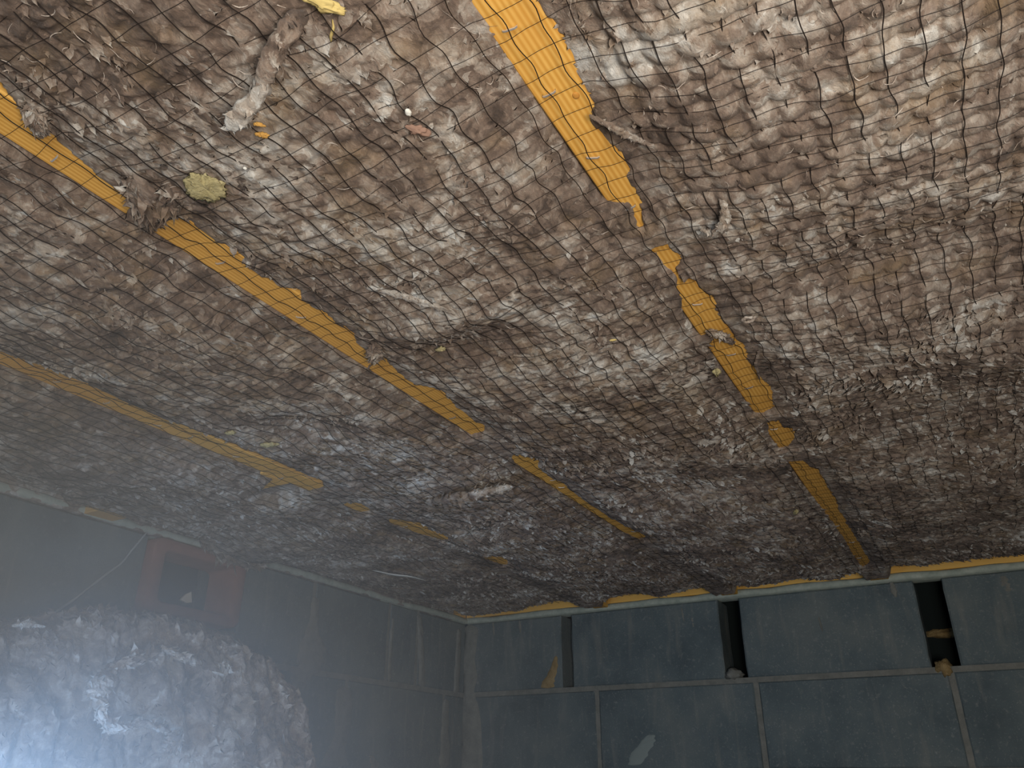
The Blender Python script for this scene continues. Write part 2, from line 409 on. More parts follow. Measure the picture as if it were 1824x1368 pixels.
# terracotta duct through the wall
duct = empty('terracotta_duct', (0, -1.12, -.078)); tag(duct, 'square terracotta duct liner set open-mouthed in the block wall', 'duct')
yo0, yo1, zo0, zo1, th_ = -1.250, -0.990, -0.160, -0.004, 0.034
def ring_mesh():
    # rounded rectangular sleeve: outer loop, inner loop, front and depth
    def loop(y0, y1, z0, z1, r, x):
        P = []
        for cy, cz, a0 in ((y1 - r, z1 - r, 0), (y0 + r, z1 - r, 90), (y0 + r, z0 + r, 180), (y1 - r, z0 + r, 270)):
            for k_ in range(6):
                a = math.radians(a0 + 90 * k_ / 5); P.append((x, cy + r * math.cos(a), cz + r * math.sin(a)))
        return P
    Ls = [loop(yo0, yo1, zo0, zo1, .022, -T), loop(yo0, yo1, zo0, zo1, .022, .010), loop(yo0 + .004, yo1 - .004, zo0 + .004, zo1 - .004, .02, .014),
          loop(yo0 + th_ - .006, yo1 - th_ + .006, zo0 + th_ * .75 - .004, zo1 - th_ * .75 + .004, .014, .014), loop(yo0 + th_, yo1 - th_, zo0 + th_ * .75, zo1 - th_ * .75, .012, .008),
          loop(yo0 + th_ + .002, yo1 - th_ - .002, zo0 + th_ * .75, zo1 - th_ * .75, .012, -.07)]
    V = [p for L in Ls for p in L]; n = len(Ls[0]); Fq = []
    for a in range(len(Ls) - 1):
        for i in range(n): Fq.append((a * n + i, a * n + (i + 1) % n, (a + 1) * n + (i + 1) % n, (a + 1) * n + i))
    return V, Fq
V, Fq = ring_mesh(); o = mesh_np('duct_sleeve', V, Fq, M['clay']); world_parent(o, duct)
o = box('duct_back', (-.165, -.150, yo0 + .002, yo1 - .002, zo0 + .002, zo1 - .002), M['cavity_shade']); world_parent(o, duct)  # panel coloured dark for the shade deep inside the duct
sv = [on(x, y, 0, -.03) for x, y in ((322, 1068), (332, 1058), (341, 1054), (342, 1073), (333, 1074))]
m_ = MB(); m_.v = [tuple(p) for p in sv] + [tuple(p + np.array([-.006, 0, 0])) for p in sv]
m_.f = [[0, 1, 2, 3, 4], [9, 8, 7, 6, 5]] + [[i, (i + 1) % 5, (i + 1) % 5 + 5, i + 5] for i in range(5)]
o = m_.build('paper_scrap', M['white']); tag(o, 'small white scrap lying inside the terracotta duct', 'scrap')

# pale mortar bed and timber rim on top of both walls
def bed(name, axis, L, seed, lab):
    n = int(L / .012); V = []; Fq = []
    prof = [(.05, -.002), (-.003, -.002), (-.007, .003), (-.006, .012), (.0, .017), (.05, .017)]
    t = np.arange(n + 1) * .012; wob = (fbm(t * 14, t * 0 + seed, seed) - .5) * .008; wz = (fbm(t * 9, t * 0 + seed + 4, seed) - .5) * .009
    for i in range(n + 1):
        for j, (d, z) in enumerate(prof):
            dd = d - (wob[i] if 0 < j < 5 else 0); zz = z + (wz[i] if j in (3, 4) else wz[i] * .3 if j in (1, 2) else 0)
            V.append((t[i], dd, zz) if axis == 'y' else (-dd, -t[i], zz))
    m = len(prof)
    for i in range(n):
        for j in range(m - 1):
            a = i * m + j; Fq.append((a, a + 1, a + m + 1, a + m) if axis == 'y' else (a, a + m, a + m + 1, a + 1))
    return mesh_np(name, V, Fq, M['bed'])
o = bed('bed_joint', 'y', 3.3, 1, ''); o.parent = wall_end
o = bed('bed_joint', 'x', 3.9, 2, ''); o.parent = wall_left

# ------------------------------------------------------------------ timbers
JX = [(0.481, 0.526), (0.876, 0.921), (1.270, 1.315), (1.665, 1.710), (2.06, 2.105), (2.455, 2.50), (2.85, 2.895)]
def timber(name, b, label, cat, group=None, mat=M['pine'], rotgrain=False):
    c = ((b[0] + b[1]) / 2, (b[2] + b[3]) / 2, b[4]); e = empty(name, c); tag(e, label, cat, group)
    lb = (b[0] - c[0], b[1] - c[0], b[2] - c[1], b[3] - c[1], 0, b[5] - b[4])
    if rotgrain:
        lb = (lb[2], lb[3], -lb[1], -lb[0], lb[4], lb[5])
        lb = (b[2] - c[1], b[3] - c[1], b[0] - c[0], b[1] - c[0], 0, b[5] - b[4])
    o = box('beam', lb, mat, e, bev=0.0015)
    if rotgrain: o.rotation_euler = (0, 0, math.pi / 2); 
    return e
rim = timber('rim_joist', (0.0, 3.3, 0.0, .045, 0.016, 0.20), 'orange timber rim board bedded on the wall with the open joints', 'timber', rotgrain=True)
rim2 = timber('rim_joist', (-.045, -0.001, -3.9, .0, 0.016, 0.20), 'timber rim board bedded on the wall with the terracotta duct', 'timber')
labs = ['floor joist nearest the terracotta duct, thin bare strip meeting a cross-piece', 'middle floor joist, long bare orange underside with tufts of wool across it',
        'floor joist with a knot and a chipped edge, widest bare stretch at its near end', 'first floor joist beyond the right edge, hidden behind wool',
        'second floor joist beyond the right edge of the view', 'third floor joist beyond the right edge of the view', 'fourth floor joist beyond the right edge of the view']
joists = [timber('floor_joist', (a, b_, -3.9, -.03, 0.0, 0.20), labs[i], 'joist', 'parallel floor joists') for i, (a, b_) in enumerate(JX)]
nog = timber('timber_noggin', (0.0, .481, -1.415, -1.352, 0.0, 0.12), 'short orange cross-piece between the duct-side joist and the duct wall', 'timber', rotgrain=True)

# staples
def staple_mesh():
    V = []; Fq = []
    path = [(-.0055, 0, .003), (-.0055, 0, -.0012), (-.0035, 0, -.0022), (.0035, 0, -.0022), (.0055, 0, -.0012), (.0055, 0, .003)]
    r = .0006
    for p in path:
        for dy, dz in ((-r, -r), (r, -r), (r, r), (-r, r)): V.append((p[0], p[1] + dy, p[2] + dz))
    for i in range(5):
        for k_ in range(4): Fq.append((i * 4 + k_, i * 4 + (k_ + 1) % 4, i * 4 + 4 + (k_ + 1) % 4, i * 4 + 4 + k_))
    me = bpy.data.meshes.new('staple'); me.from_pydata(V, [], Fq); me.materials.append(M['steel']); return me
SM = staple_mesh()
def staples(joist, pts):
    for x, y in pts:
        P = on(x, y, 2, 0); o = bpy.data.objects.new('staple', SM); COL.objects.link(o); world_parent(o, joist)
        o.location = (P[0], P[1], -.0005); o.rotation_euler = (0, 0, random.uniform(-.5, .5) + .3)
staples(joists[2], [(908, 48), (978, 164), (1056, 277), (1122, 367), (1242, 539), (1302, 629), (1334, 688), (1378, 762), (1490, 935), (1517, 964), (1530, 992)])
staples(joists[1], [(97, 280), (393, 465), (536, 562), (806, 742), (985, 853), (1000, 866), (1128, 945)])
staples(joists[0], [(102, 677), (190, 715), (281, 755), (340, 777), (421, 811), (500, 850), (722, 936)])
# knot on the third joist
P = on(1026, 170, 2, 0)
o = lump('knot', M['knot'], None, (0, 0, 0), (.0026, .0034, .0010), 3, bump=.1); o.location = (P[0], P[1], -.0002); world_parent(o, joists[2])

# ------------------------------------------------------------------ wool: where timber shows through
POLY = [
 [(640,-300),(835,-10),(868,30),(885,60),(905,100),(925,135),(945,165),(962,200),(985,230),(1005,262),(1020,290),(1040,320),(1065,352),(1095,358),(1120,362),(1130,378),(1137,408),(1145,402),(1140,370),(1130,340),(1112,318),(1117,300),(1098,270),(1085,262),(1070,245),(1045,212),(1050,200),(1057,183),(1045,160),(1025,130),(1005,85),(985,50),(965,20),(945,-10),(795,-300)],
 [(1162,432),(1182,430),(1195,445),(1206,455),(1207,470),(1200,480),(1212,495),(1228,495),(1240,508),(1250,520),(1265,525),(1272,550),(1285,572),(1300,590),(1322,615),(1328,640),(1345,655),(1352,672),(1372,690),(1373,710),(1375,722),(1360,735),(1345,733),(1330,715),(1300,680),(1280,650),(1257,617),(1278,605),(1262,590),(1245,598),(1235,590),(1222,568),(1215,550),(1218,530),(1212,510),(1203,492),(1188,475),(1178,455),(1168,445)],
 [(1367,745),(1380,742),(1392,760),(1410,762),(1413,780),(1400,795),(1388,798),(1375,780)],
 [(1402,815),(1425,815),(1440,830),(1455,835),(1475,870),(1490,900),(1505,930),(1525,960),(1548,1000),(1535,1010),(1520,985),(1500,950),(1470,910),(1445,880),(1420,855),(1410,835)],
 [(-400,-115),(-40,110),(0,150),(15,170),(40,200),(60,215),(75,212),(95,245),(125,270),(150,290),(175,315),(195,330),(215,350),(238,362),(246,385),(245,400),(200,378),(130,338),(60,296),(0,252),(-40,225),(-400,-5)],
 [(268,402),(285,390),(310,383),(335,390),(350,405),(370,418),(385,430),(405,435),(430,455),(437,478),(460,492),(485,497),(500,510),(530,515),(537,535),(555,550),(575,555),(590,570),(625,590),(632,610),(650,622),(655,645),(650,658),(610,634),(560,598),(500,558),(440,523),(380,488),(330,456),(288,433)],
 [(660,655),(672,640),(685,632),(695,650),(710,665),(735,685),(770,690),(790,700),(810,725),(830,740),(845,752),(860,755),(860,768),(840,774),(820,768),(790,748),(750,720),(710,698),(690,680)],
 [(912,802),(930,812),(955,815),(958,832),(975,848),(1000,860),(1030,885),(1060,905),(1100,930),(1150,955),(1140,960),(1090,937),(1050,915),(1010,888),(980,868),(960,858),(930,838),(915,818)],
 [(-400,480),(-40,612),(0,626),(60,645),(120,668),(200,705),(290,746),(370,768),(430,793),(500,823),(540,842),(577,855),(572,868),(550,872),(520,868),(475,848),(400,818),(333,790),(240,750),(160,718),(80,686),(0,660),(-40,648),(-400,512)],
 [(612,890),(640,895),(658,908),(640,913),(618,905)],
 [(688,918),(740,924),(765,940),(805,956),(790,962),(740,947),(698,932)],
 [(850,982),(880,985),(920,1002),(900,1006),(865,995)],
 [(420,888),(438,870),(480,858),(500,850),(530,860),(556,872),(520,884),(480,890),(440,892)],
 [(298,908),(318,893),(352,886),(347,904),(320,910)],
]
POLYW = [np.array([on(x, y, 2, 0.0)[:2] for x, y in pg]) for pg in POLY]
def inside(x, y, pg):
    ins = np.zeros(x.shape, bool); j = len(pg) - 1
    for i in range(len(pg)):
        xi, yi = pg[i]; xj, yj = pg[j]
        if yi != yj:
            c = ((yi > y) != (yj > y)) & (x < (xj - xi) * (y - yi) / (yj - yi) + xi); ins ^= c
        j = i
    return ins
def bare(x, y):
    """0..1: 1 where the timber underside is bare (softened by averaging)"""
    dx = (vn(x * 160, y * 160, 91) - .5) * .0022; dy = (vn(x * 160, y * 160, 92) - .5) * .0022
    r = np.zeros(x.shape)
    for pg in POLYW:
        mn = pg.min(0) - .01; mx = pg.max(0) + .01
        s = (x > mn[0]) & (x < mx[0]) & (y > mn[1]) & (y < mx[1])
        if not s.any(): continue
        xs = (x + dx)[s]; ys = (y + dy)[s]; a = 0
        for ox, oy in ((0, 0), (.0025, 0), (-.0025, 0), (0, .0025), (0, -.0025)): a = a + inside(xs + ox, ys + oy, pg)
        r[s] = np.maximum(r[s], a / 5.0)
    return r
NC = 0.022
def centre_dist(x):
    """distance to the nearest joist centre line"""
    c = np.array([(a + b_) / 2 for a, b_ in JX] + [-.02])
    return np.min(np.abs(x[..., None] - c), axis=-1)
# broad folds and hollows: (x, y, rx, ry, depth)  depth<0 = hangs lower
FOLDS = [(1.50, -1.90, .16, .25, -.022), (1.49, -1.60, .17, .05, .016), (1.50, -1.45, .16, .07, -.014), (1.62, -1.36, .12, .07, -.030), (1.50, -1.12, .17, .16, .030),
         (1.10, -1.95, .12, .20, -.012), (1.05, -1.72, .10, .03, -.016), (1.02, -1.65, .07, .03, .010), (1.16, -1.80, .03, .10, .010),
         (1.10, -1.40, .13, .18, -.014), (1.08, -1.02, .14, .10, .020), (.70, -1.80, .12, .16, -.012), (.70, -1.55, .05, .05, .020), (.72, -1.20, .10, .2, -.010),
         (.26, -1.60, .14, .12, -.014), (.30, -1.10, .12, .10, -.018), (.16, -1.12, .10, .10, -.02), (.55, -.90, .12, .08, -.014), (.36, -.80, .16, .05, .016), (.6, -.62, .2, .1, -.01)]
def smooth_surf(x, y):
    z = -0.012 - 0.012 * (fbm(x * 6, y * 6, 3, 2) - .3) - .006 * (fbm(x * 22, y * 22, 8, 2) - .5)
    for cx, cy, rx, ry, d in FOLDS: z = z + d * np.exp(-((x - cx) / rx) ** 2 - ((y - cy) / ry) ** 2)
    d = centre_dist(x)
    near = sstep(.10, .018, d)                      # pulled up to the timber by the stapled net
    z = z * (1 - near) + (-.0065) * near
    # wool ends short of the walls
    e = sstep(-.23, -.14, y + (vn(x * 16, y * 0 + 2, 5) - .5) * .07)
    z = z + e * .075 * (1 - sstep(.055, .025, d))
    e = sstep(.14, .07, x + (vn(y * 14, x * 0 + 3, 6) - .5) * .06)
    z = z + e * .07
    return z
def wool_surf(x, y):
    z = smooth_surf(x, y); d = centre_dist(x); away = sstep(.012, .05, d)
    pil = sstep(1.28, 1.36, x) * sstep(-1.25, -1.5, y) + .45 * sstep(.3, .7, fbm(x * 5, y * 5, 44, 2)) * sstep(-.9, -1.5, y)
    wx = x + .0016 * np.sin(y * 150 + x * 40); wy = y + .002 * (fbm(x * 40, y * 40, 12, 2) - .5)
    cu = np.abs(np.sin(math.pi * wx / NC)); cv = np.abs(np.sin(math.pi * wy / NC))
    z = z - np.clip(pil, 0, 1) * (.0085 * (cu * cv) ** .4 - .0035) * (.4 + .6 * away)
    wxx = x + .006 * (vn(x * 70, y * 70, 61) - .5); wyy = y + .006 * (vn(x * 70, y * 70, 62) - .5)
    c1 = cells(wxx * 55, wyy * 80, 1); c2 = cells(wxx * 130, wyy * 190, 2)
    soft = 1 - .72 * np.clip(pil, 0, 1)
    z = z - soft * ((1 - c1) * .0075 - .002) * (.3 + .7 * away) - soft * (1 - c2) * .0028 - .004 * (fbm(x * 90, y * 60, 21, 3) - .5)
    low = np.minimum(z, -.0025)
    b_ = bare(x, y)
    # near a timber the wool lies just beneath it or, where bare, inside the bay above its underside
    onj = sstep(.028, .0235, d)
    z = z * (1 - onj) + low * onj
    wide = np.zeros(z.shape)
    for off, k_ in ((.010, 1.0), (-.010, 1.0), (.022, .75), (-.022, .75), (.036, .4), (-.036, .4)): wide = np.maximum(wide, k_ * bare(x + off, y))
    z = z * (1 - wide) + np.minimum(z * .22, -.0012) * wide
    z = z * (1 - b_) + .012 * b_
    return z
def thin_band(x, y):   # recess beside the straight edges of the middle and duct-side joists
    return 0
XS = {}
bays = [(-0.012, 0.5035, 'wool batt in the bay against the duct wall, hazy and dark', 0), (0.5035, 0.8985, 'wool batt between the duct-side joist and the middle joist', 1),
        (0.8985, 1.2925, 'wool batt between the middle joist and the joist with the knot', 2), (1.2925, 1.6875, 'quilted wool batt bulging through the net right of the knotted joist', 3)]
yrows = np.concatenate([np.arange(-3.9, -2.75, .03), np.arange(-2.75, -2.30, .008), np.arange(-2.30, -1.45, .0021), np.arange(-1.45, -.9, .003), np.arange(-.9, -.085, .004)])
batts = []
for x0, x1, lab, i in bays:
    xs = np.linspace(x0, x1, int((x1 - x0) / .0023)); X, Y = np.meshgrid(xs, yrows); Z = wool_surf(X, Y)
    tw = (fbm(X * 45, Y * 45, 71, 2) - .5) * .006
    V = np.stack([X + tw, Y + (fbm(X * 45, Y * 45, 72, 2) - .5) * .006, Z], -1); V[:, 0, 0] = x0; V[:, -1, 0] = x1
    V[:, :, :] = V
    ny, nx = X.shape; a = (np.arange(ny - 1)[:, None] * nx + np.arange(nx - 1)[None, :]).ravel()
    Fq = np.stack([a, a + nx, a + nx + 1, a + 1], -1)
    e = empty('wool_batt', ((x0 + x1) / 2, -1.2, 0.0)); tag(e, lab, 'insulation', 'brown wool batts between the joists')
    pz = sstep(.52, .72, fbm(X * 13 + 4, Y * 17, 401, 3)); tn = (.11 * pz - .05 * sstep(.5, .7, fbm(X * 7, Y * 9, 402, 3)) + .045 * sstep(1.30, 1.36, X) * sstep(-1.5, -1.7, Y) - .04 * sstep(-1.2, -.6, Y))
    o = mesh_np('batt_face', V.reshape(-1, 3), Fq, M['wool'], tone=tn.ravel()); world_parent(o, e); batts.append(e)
# coarse batts beyond the right edge
for x0, x1, lab in ((1.6875, 2.0825, 'wool batt in the first bay beyond the right edge of the view'), (2.0825, 2.4775, 'wool batt in the second bay beyond the right edge of the view')):
    xs = np.linspace(x0, x1, 120); ys = np.arange(-3.9, -.085, .005); X, Y = np.meshgrid(xs, ys); Z = wool_surf(X, Y)
    ny, nx = X.shape; a = (np.arange(ny - 1)[:, None] * nx + np.arange(nx - 1)[None, :]).ravel()
    e = empty('wool_batt', ((x0 + x1) / 2, -1.2, 0.0)); tag(e, lab, 'insulation', 'brown wool batts between the joists')
    o = mesh_np('batt_face', np.stack([X, Y, Z], -1).reshape(-1, 3), np.stack([a, a + nx, a + nx + 1, a + 1], -1), M['wool']); world_parent(o, e)

# ------------------------------------------------------------------ flakes of wool standing off the batts
def petals(B, D, S, N, L, wd, lift, cup, t0):
    """curved petals: base point B, growth D, side S, outward N (all n x 3)"""
    n = len(L); nu_, nv_ = 5, 4; V = np.zeros((n, 20, 3)); tone = np.zeros((n, 20))
    for a in range(nu_):
        s_ = a / (nu_ - 1)
        for c in range(nv_):
            t = -1 + 2 * c / (nv_ - 1)
            wl = wd * math.sqrt(max(0.02, 1 - (1.75 * s_ - .75) ** 2 if s_ > .43 else .6 + .4 * s_ / .43)) * .5
            uu = L * (s_ - .35) - L * .18 * t * t * s_; vv = wl * t
            zz = L * lift * (s_ ** 1.3) - cup * wl * t * t - L * .28 * s_ ** 3 * lift - .0012
            V[:, a * 4 + c] = B + D * uu[:, None] + S * vv[:, None] + N * zz[:, None]
            tone[:, a * 4 + c] = t0 + .07 * (s_ - .5)
    q = np.array([(a * 4 + c, a * 4 + c + 1, a * 4 + c + 5, a * 4 + c + 4) for a in range(4) for c in range(3)])
    return V.reshape(-1, 3), (np.arange(n)[:, None, None] * 20 + q[None]).reshape(-1, 4), tone.ravel()
def flakes(n, x0, x1, y0, y1, size, seed):
    r = np.random.default_rng(seed)
    x = r.uniform(x0, x1, n); y = y0 + (y1 - y0) * r.uniform(0, 1, n)
    b_ = bare(x, y); d = centre_dist(x); keep = (b_ < .1) & (fbm(x * 18, y * 18, 33, 2) > r.uniform(.2, .62, n)); x, y, d = x[keep], y[keep], d[keep]; n = len(x)
    near = wool_surf(x, y)
    L = r.uniform(size[0], size[1], n); wd = L * r.uniform(.35, .75, n)
    flow = (fbm(x * 7, y * 7, 55, 2) - .5) * 7 + r.normal(0, .55, n) + .9
    # direction of growth of each flake in plan, tip hangs down
    dx, dy = np.cos(flow), np.sin(flow)
    nu_, nv_ = 5, 4; V = np.zeros((n, nu_ * nv_, 3)); tone = np.zeros((n, nu_ * nv_))
    lift = r.uniform(.12, .5, n); cup = r.uniform(.1, .5, n); t0 = np.where(y < -1.45, r.normal(.03, .05, n) + .06 * (r.uniform(0, 1, n) > .93), r.normal(.0, .085, n) + .02 + .12 * (r.uniform(0, 1, n) > .85))
    for a in range(nu_):
        s = a / (nu_ - 1)
        for c in range(nv_):
            t = -1 + 2 * c / (nv_ - 1)
            wloc = wd * math.sqrt(max(0.02, 1 - (1.75 * s - .75) ** 2 if s > .43 else .6 + .4 * s / .43)) * .5
            uu = L * (s - .35) - L * .18 * t * t * s; vv = wloc * t
            zz = -L * lift * (s ** 1.3) + cup * wloc * t * t + L * .28 * s ** 3 * lift + .0012
            k_ = a * nv_ + c
            V[:, k_, 0] = x + dx * uu - dy * vv; V[:, k_, 1] = y + dy * uu + dx * vv; V[:, k_, 2] = near + zz
            tone[:, k_] = t0 + .07 * (s - .5)
    q = []
    for a in range(nu_ - 1):
        for c in range(nv_ - 1):
            k_ = a * nv_ + c; q.append((k_, k_ + 1, k_ + nv_ + 1, k_ + nv_))
    Fq = (np.arange(n)[:, None, None] * (nu_ * nv_) + np.array(q)[None]).reshape(-1, 4)
    return V.reshape(-1, 3), Fq, tone.ravel()
for (x0, x1, lab, i), e in zip(bays, batts):
    parts = [flakes(5200, x0 + .03 if i == 0 else x0 + .02, x1 - .02, -2.3, -1.45, (.006, .016) if i < 3 else (.004, .009), 100 + i),
             flakes(11000, x0 + .05 if i == 0 else x0 + .02, x1 - .02, -1.5, -.15, (.007, .019), 200 + i)]
    Vs = np.concatenate([p[0] for p in parts]); off = len(parts[0][0])
    Fs = np.concatenate([parts[0][1], parts[1][1] + off]); ts = np.concatenate([p[2] for p in parts])
    o = mesh_np('wool_flakes', Vs, Fs, M['wool'], tone=ts); o['kind'] = 'stuff'; world_parent(o, e)

# curled loose fibres
def fibres(n, x0, x1, y0, y1, seed, lo=.006, hi=.018):
    r = np.random.default_rng(seed); x = r.uniform(x0, x1, n); y = r.uniform(y0, y1, n)
    z = wool_surf(x, y) - .003; a = r.uniform(0, 6.28, n); L = r.uniform(lo, hi, n); cv = r.uniform(-2.6, 2.6, n)
    m = 7; wd = r.uniform(.00014, .00034, n); V = np.zeros((n, m, 2, 3))
    px, py, pz = x.copy(), y.copy(), z.copy(); tl = r.uniform(-.3, .5, n)
    for i in range(m):
        an = a + cv * i / (m - 1)
        w_ = wd * (1 - abs(i / (m - 1) - .5) * 1.2)
        V[:, i, 0] = np.stack([px - np.sin(an) * w_, py + np.cos(an) * w_, pz + w_ * .6], -1)
        V[:, i, 1] = np.stack([px + np.sin(an) * w_, py - np.cos(an) * w_, pz - w_ * .6], -1)
        px = px + np.cos(an) * L / m; py = py + np.sin(an) * L / m; pz = pz - tl * L / m * (1 if i < 3 else -1)
    q = [(i * 2, i * 2 + 1, i * 2 + 3, i * 2 + 2) for i in range(m - 1)]
    Fq = (np.arange(n)[:, None, None] * (m * 2) + np.array(q)[None]).reshape(-1, 4)
    return V.reshape(-1, 3), Fq
for (x0, x1, lab, i), e in zip(bays, batts):
    V, Fq = fibres(900, x0 + .03, x1 - .02, -2.2, -.3, 300 + i)
    o = mesh_np('loose_fibres', V, Fq, M['palewool']); o['kind'] = 'stuff'; world_parent(o, e)

# ------------------------------------------------------------------ the black net
def net_z(x, y):
    z = smooth_surf(x, y); d = centre_dist(x)
    lift = (fbm(x * 30, y * 30, 66, 2) - .5) * .012
    bury = sstep(1.28, 1.36, x) * sstep(-1.3, -1.5, y)
    z = z - .0075 + lift + bury * .001 + .0035 * sstep(-1.5, -.8, y)
    onj = sstep(.034, .02, d)
    z = z * (1 - onj) + np.minimum(z, -.0045) * onj
    return np.minimum(z, -.002)
def tubes(P, rad):
    """P: (threads, points, 3) -> triangular tubes"""
    n, m, _ = P.shape
    T_ = np.gradient(P, axis=1); T_ /= np.linalg.norm(T_, axis=2, keepdims=True) + 1e-9
    up = np.array([0, 0, 1.0]); S = np.cross(T_, up); S /= np.linalg.norm(S, axis=2, keepdims=True) + 1e-9; U = np.cross(S, T_)
    V = np.zeros((n, m, 3, 3))
    for k_ in range(3):
        a = 2 * math.pi * k_ / 3 - math.pi / 2; V[:, :, k_] = P + rad * (S * math.cos(a) + U * math.sin(a))
    base = (np.arange(n)[:, None] * m + np.arange(m - 1)[None]).ravel() * 3
    Fq = np.concatenate([np.stack([base + k_, base + (k_ + 1) % 3, base + 3 + (k_ + 1) % 3, base + 3 + k_], -1) for k_ in range(3)])
    return V.reshape(-1, 3), Fq
xt = np.arange(0.055, 2.05, NC); yt = np.arange(-3.1, -.16, NC)
def warp(x, y):
    wx = .010 * (fbm(x * 5, y * 2.2, 77, 2) - .5) + .0045 * (vn(x * 45.4, y * 26, 78) - .5) + .004 * (vn(x * 45.4, y * 60, 81) - .5)
    wy = .014 * (fbm(x * 3, y * 5, 79, 2) - .5) + .004 * (vn(x * 26, y * 45, 80) - .5)
    return x + wx, y + wy
yy = np.arange(-3.1, -.16, .0055); X, Y = np.meshgrid(xt, yy, indexing='ij')
Xw, Yw = warp(X, Y); kn = .0011 * np.sin(Y * math.pi / NC + np.round(X / NC) * math.pi * 0)  # zig-zag between knots
V1, F1 = tubes(np.stack([Xw + kn, Yw, net_z(Xw, Yw)], -1), .00048)
xx = np.arange(0.055, 2.05, .0055); Y, X = np.meshgrid(yt, xx, indexing='ij')
Xw, Yw = warp(X, Y); V2, F2 = tubes(np.stack([Xw, Yw, net_z(Xw, Yw) + .0008], -1), .00027)
net = mesh_np('netting', np.concatenate([V1, V2]), np.concatenate([F1, F2 + len(V1)]), M['net'])
tag(net, 'black plastic square-mesh netting stapled up under the joists and wool', 'netting')

# ------------------------------------------------------------------ strands, tufts and scraps
def strand(name, pts, rads, mat, seed, parent=None, flat=.8, fluff=0, tone=(0, 0), n=56, nc=18):
    """pts: world points; soft wool strand with uneven surface"""
    P = np.array(pts, float); t = np.linspace(0, len(P) - 1, n)
    def cr(c):  # catmull-ish via smoothed interp
        v = np.interp(t, range(len(P)), c); 
        for _ in range(2): v[1:-1] = (v[:-2] + 2 * v[1:-1] + v[2:]) / 4
        return v
    C = np.stack([cr(P[:, i]) for i in range(3)], -1); r = np.interp(t, range(len(rads)), rads)
    T_ = np.gradient(C, axis=0); T_ /= np.linalg.norm(T_, axis=1, keepdims=True)
    S = np.cross(T_, [0.1, 0.2, 1.0]); S /= np.linalg.norm(S, axis=1, keepdims=True); U = np.cross(S, T_)
    V = []
    for i in range(n):
        e = 1.0 if 0 < i < n - 1 else .25
        for k_ in range(nc):
            a = 2 * math.pi * k_ / nc
            rr = r[i] * e * (1 + .75 * (float(fbm(np.array(i * .34 + seed), np.array(math.cos(a) * 1.7 + math.sin(a) * 1.3 + 5), seed, 4)) - .5) * 2)
            V.append(C[i] + rr * (S[i] * math.cos(a) + U[i] * math.sin(a) * flat))
    Fq = [(i * nc + k_, i * nc + (k_ + 1) % nc, (i + 1) * nc + (k_ + 1) % nc, (i + 1) * nc + k_) for i in range(n - 1) for k_ in range(nc)]
    V = np.array(V); Fq = np.array(Fq); tn = np.repeat(np.linspace(tone[0], tone[1], n), nc)
    if fluff:
        g = np.random.default_rng(seed + 900); k_ = g.integers(0, n, fluff); a = g.uniform(0, 6.283, fluff)
        ca_, sa_ = np.cos(a)[:, None], np.sin(a)[:, None]; R_ = r[k_][:, None]
        B = C[k_] + R_ * .85 * (S[k_] * ca_ + U[k_] * sa_ * flat); Nn = S[k_] * ca_ + U[k_] * sa_
        D = T_[k_] + g.normal(0, .55, (fluff, 3)); D /= np.linalg.norm(D, axis=1, keepdims=True)
        Sd = np.cross(D, Nn); Sd /= np.linalg.norm(Sd, axis=1, keepdims=True) + 1e-9
        L = r[k_] * g.uniform(.8, 2.0, fluff)
        v2, f2, t2 = petals(B, D, Sd, Nn, L, L * g.uniform(.25, .6, fluff), g.uniform(.1, .5, fluff), g.uniform(.1, .5, fluff), g.normal(0, .07, fluff) + tn[k_ * nc])
        Fq = np.concatenate([Fq, f2 + len(V)]); V = np.concatenate([V, v2]); tn = np.concatenate([tn, t2])
    o = mesh_np(name, V, Fq, mat, tone=tn)
    if parent is not None: world_parent(o, parent)
    return o
def ceil_pts(L): return [on(x, y, 2, z) for x, y, z in L]
o = strand('wool_strand', ceil_pts([(560, 20, -.012), (525, 35, -.030), (495, 75, -.045), (478, 120, -.052), (468, 150, -.055), (450, 185, -.058), (425, 210, -.060), (408, 228, -.060)]),
           [.005, .0065, .0065, .006, .0055, .006, .006, .004], M['wool'], 3, fluff=260, tone=(-.12, .30))  # tone paints the shadowed top darker; the pale tip is the wool's own
tag(o, 'rolled strand of wool with a pale frayed tip hanging below the net at top left', 'wool strand')
strand('wool_tuft', ceil_pts([(225, 318, -.010), (250, 335, -.018), (262, 365, -.020), (262, 390, -.014), (255, 405, -.007)]), [.008, .013, .014, .010, .005], M['wool'], 8, batts[2], .5, fluff=260, tone=(.0, .03))
strand('wool_tuft', ceil_pts([(330, 345, -.012), (300, 352, -.018), (275, 372, -.018), (262, 395, -.010)]), [.006, .012, .012, .006], M['wool'], 9, batts[2], .5, fluff=260, tone=(.0, .03))
strand('wool_tuft', ceil_pts([(668, 612, -.012), (667, 630, -.016), (664, 645, -.010)]), [.005, .009, .004], M['wool'], 10, batts[2], .6, fluff=260, tone=(.0, .03))
strand('wool_tuft', ceil_pts([(1262, 590, -.008), (1285, 598, -.010), (1305, 612, -.006)]), [.004, .006, .003], M['wool'], 11, batts[3], .5, fluff=260, tone=(.0, .03))
strand('wool_tuft', ceil_pts([(1352, 625, -.006), (1346, 650, -.009), (1353, 675, -.006)]), [.0015, .002, .001], M['wool'], 12, batts[3], .5, fluff=260, tone=(.1, .1))
strand('wool_tuft', ceil_pts([(650, 510, -.02), (720, 528, -.03), (780, 548, -.034), (822, 566, -.030)]), [.003, .0045, .004, .0015], M['wool'], 13, batts[2], .5, fluff=260, tone=(.1, .1))
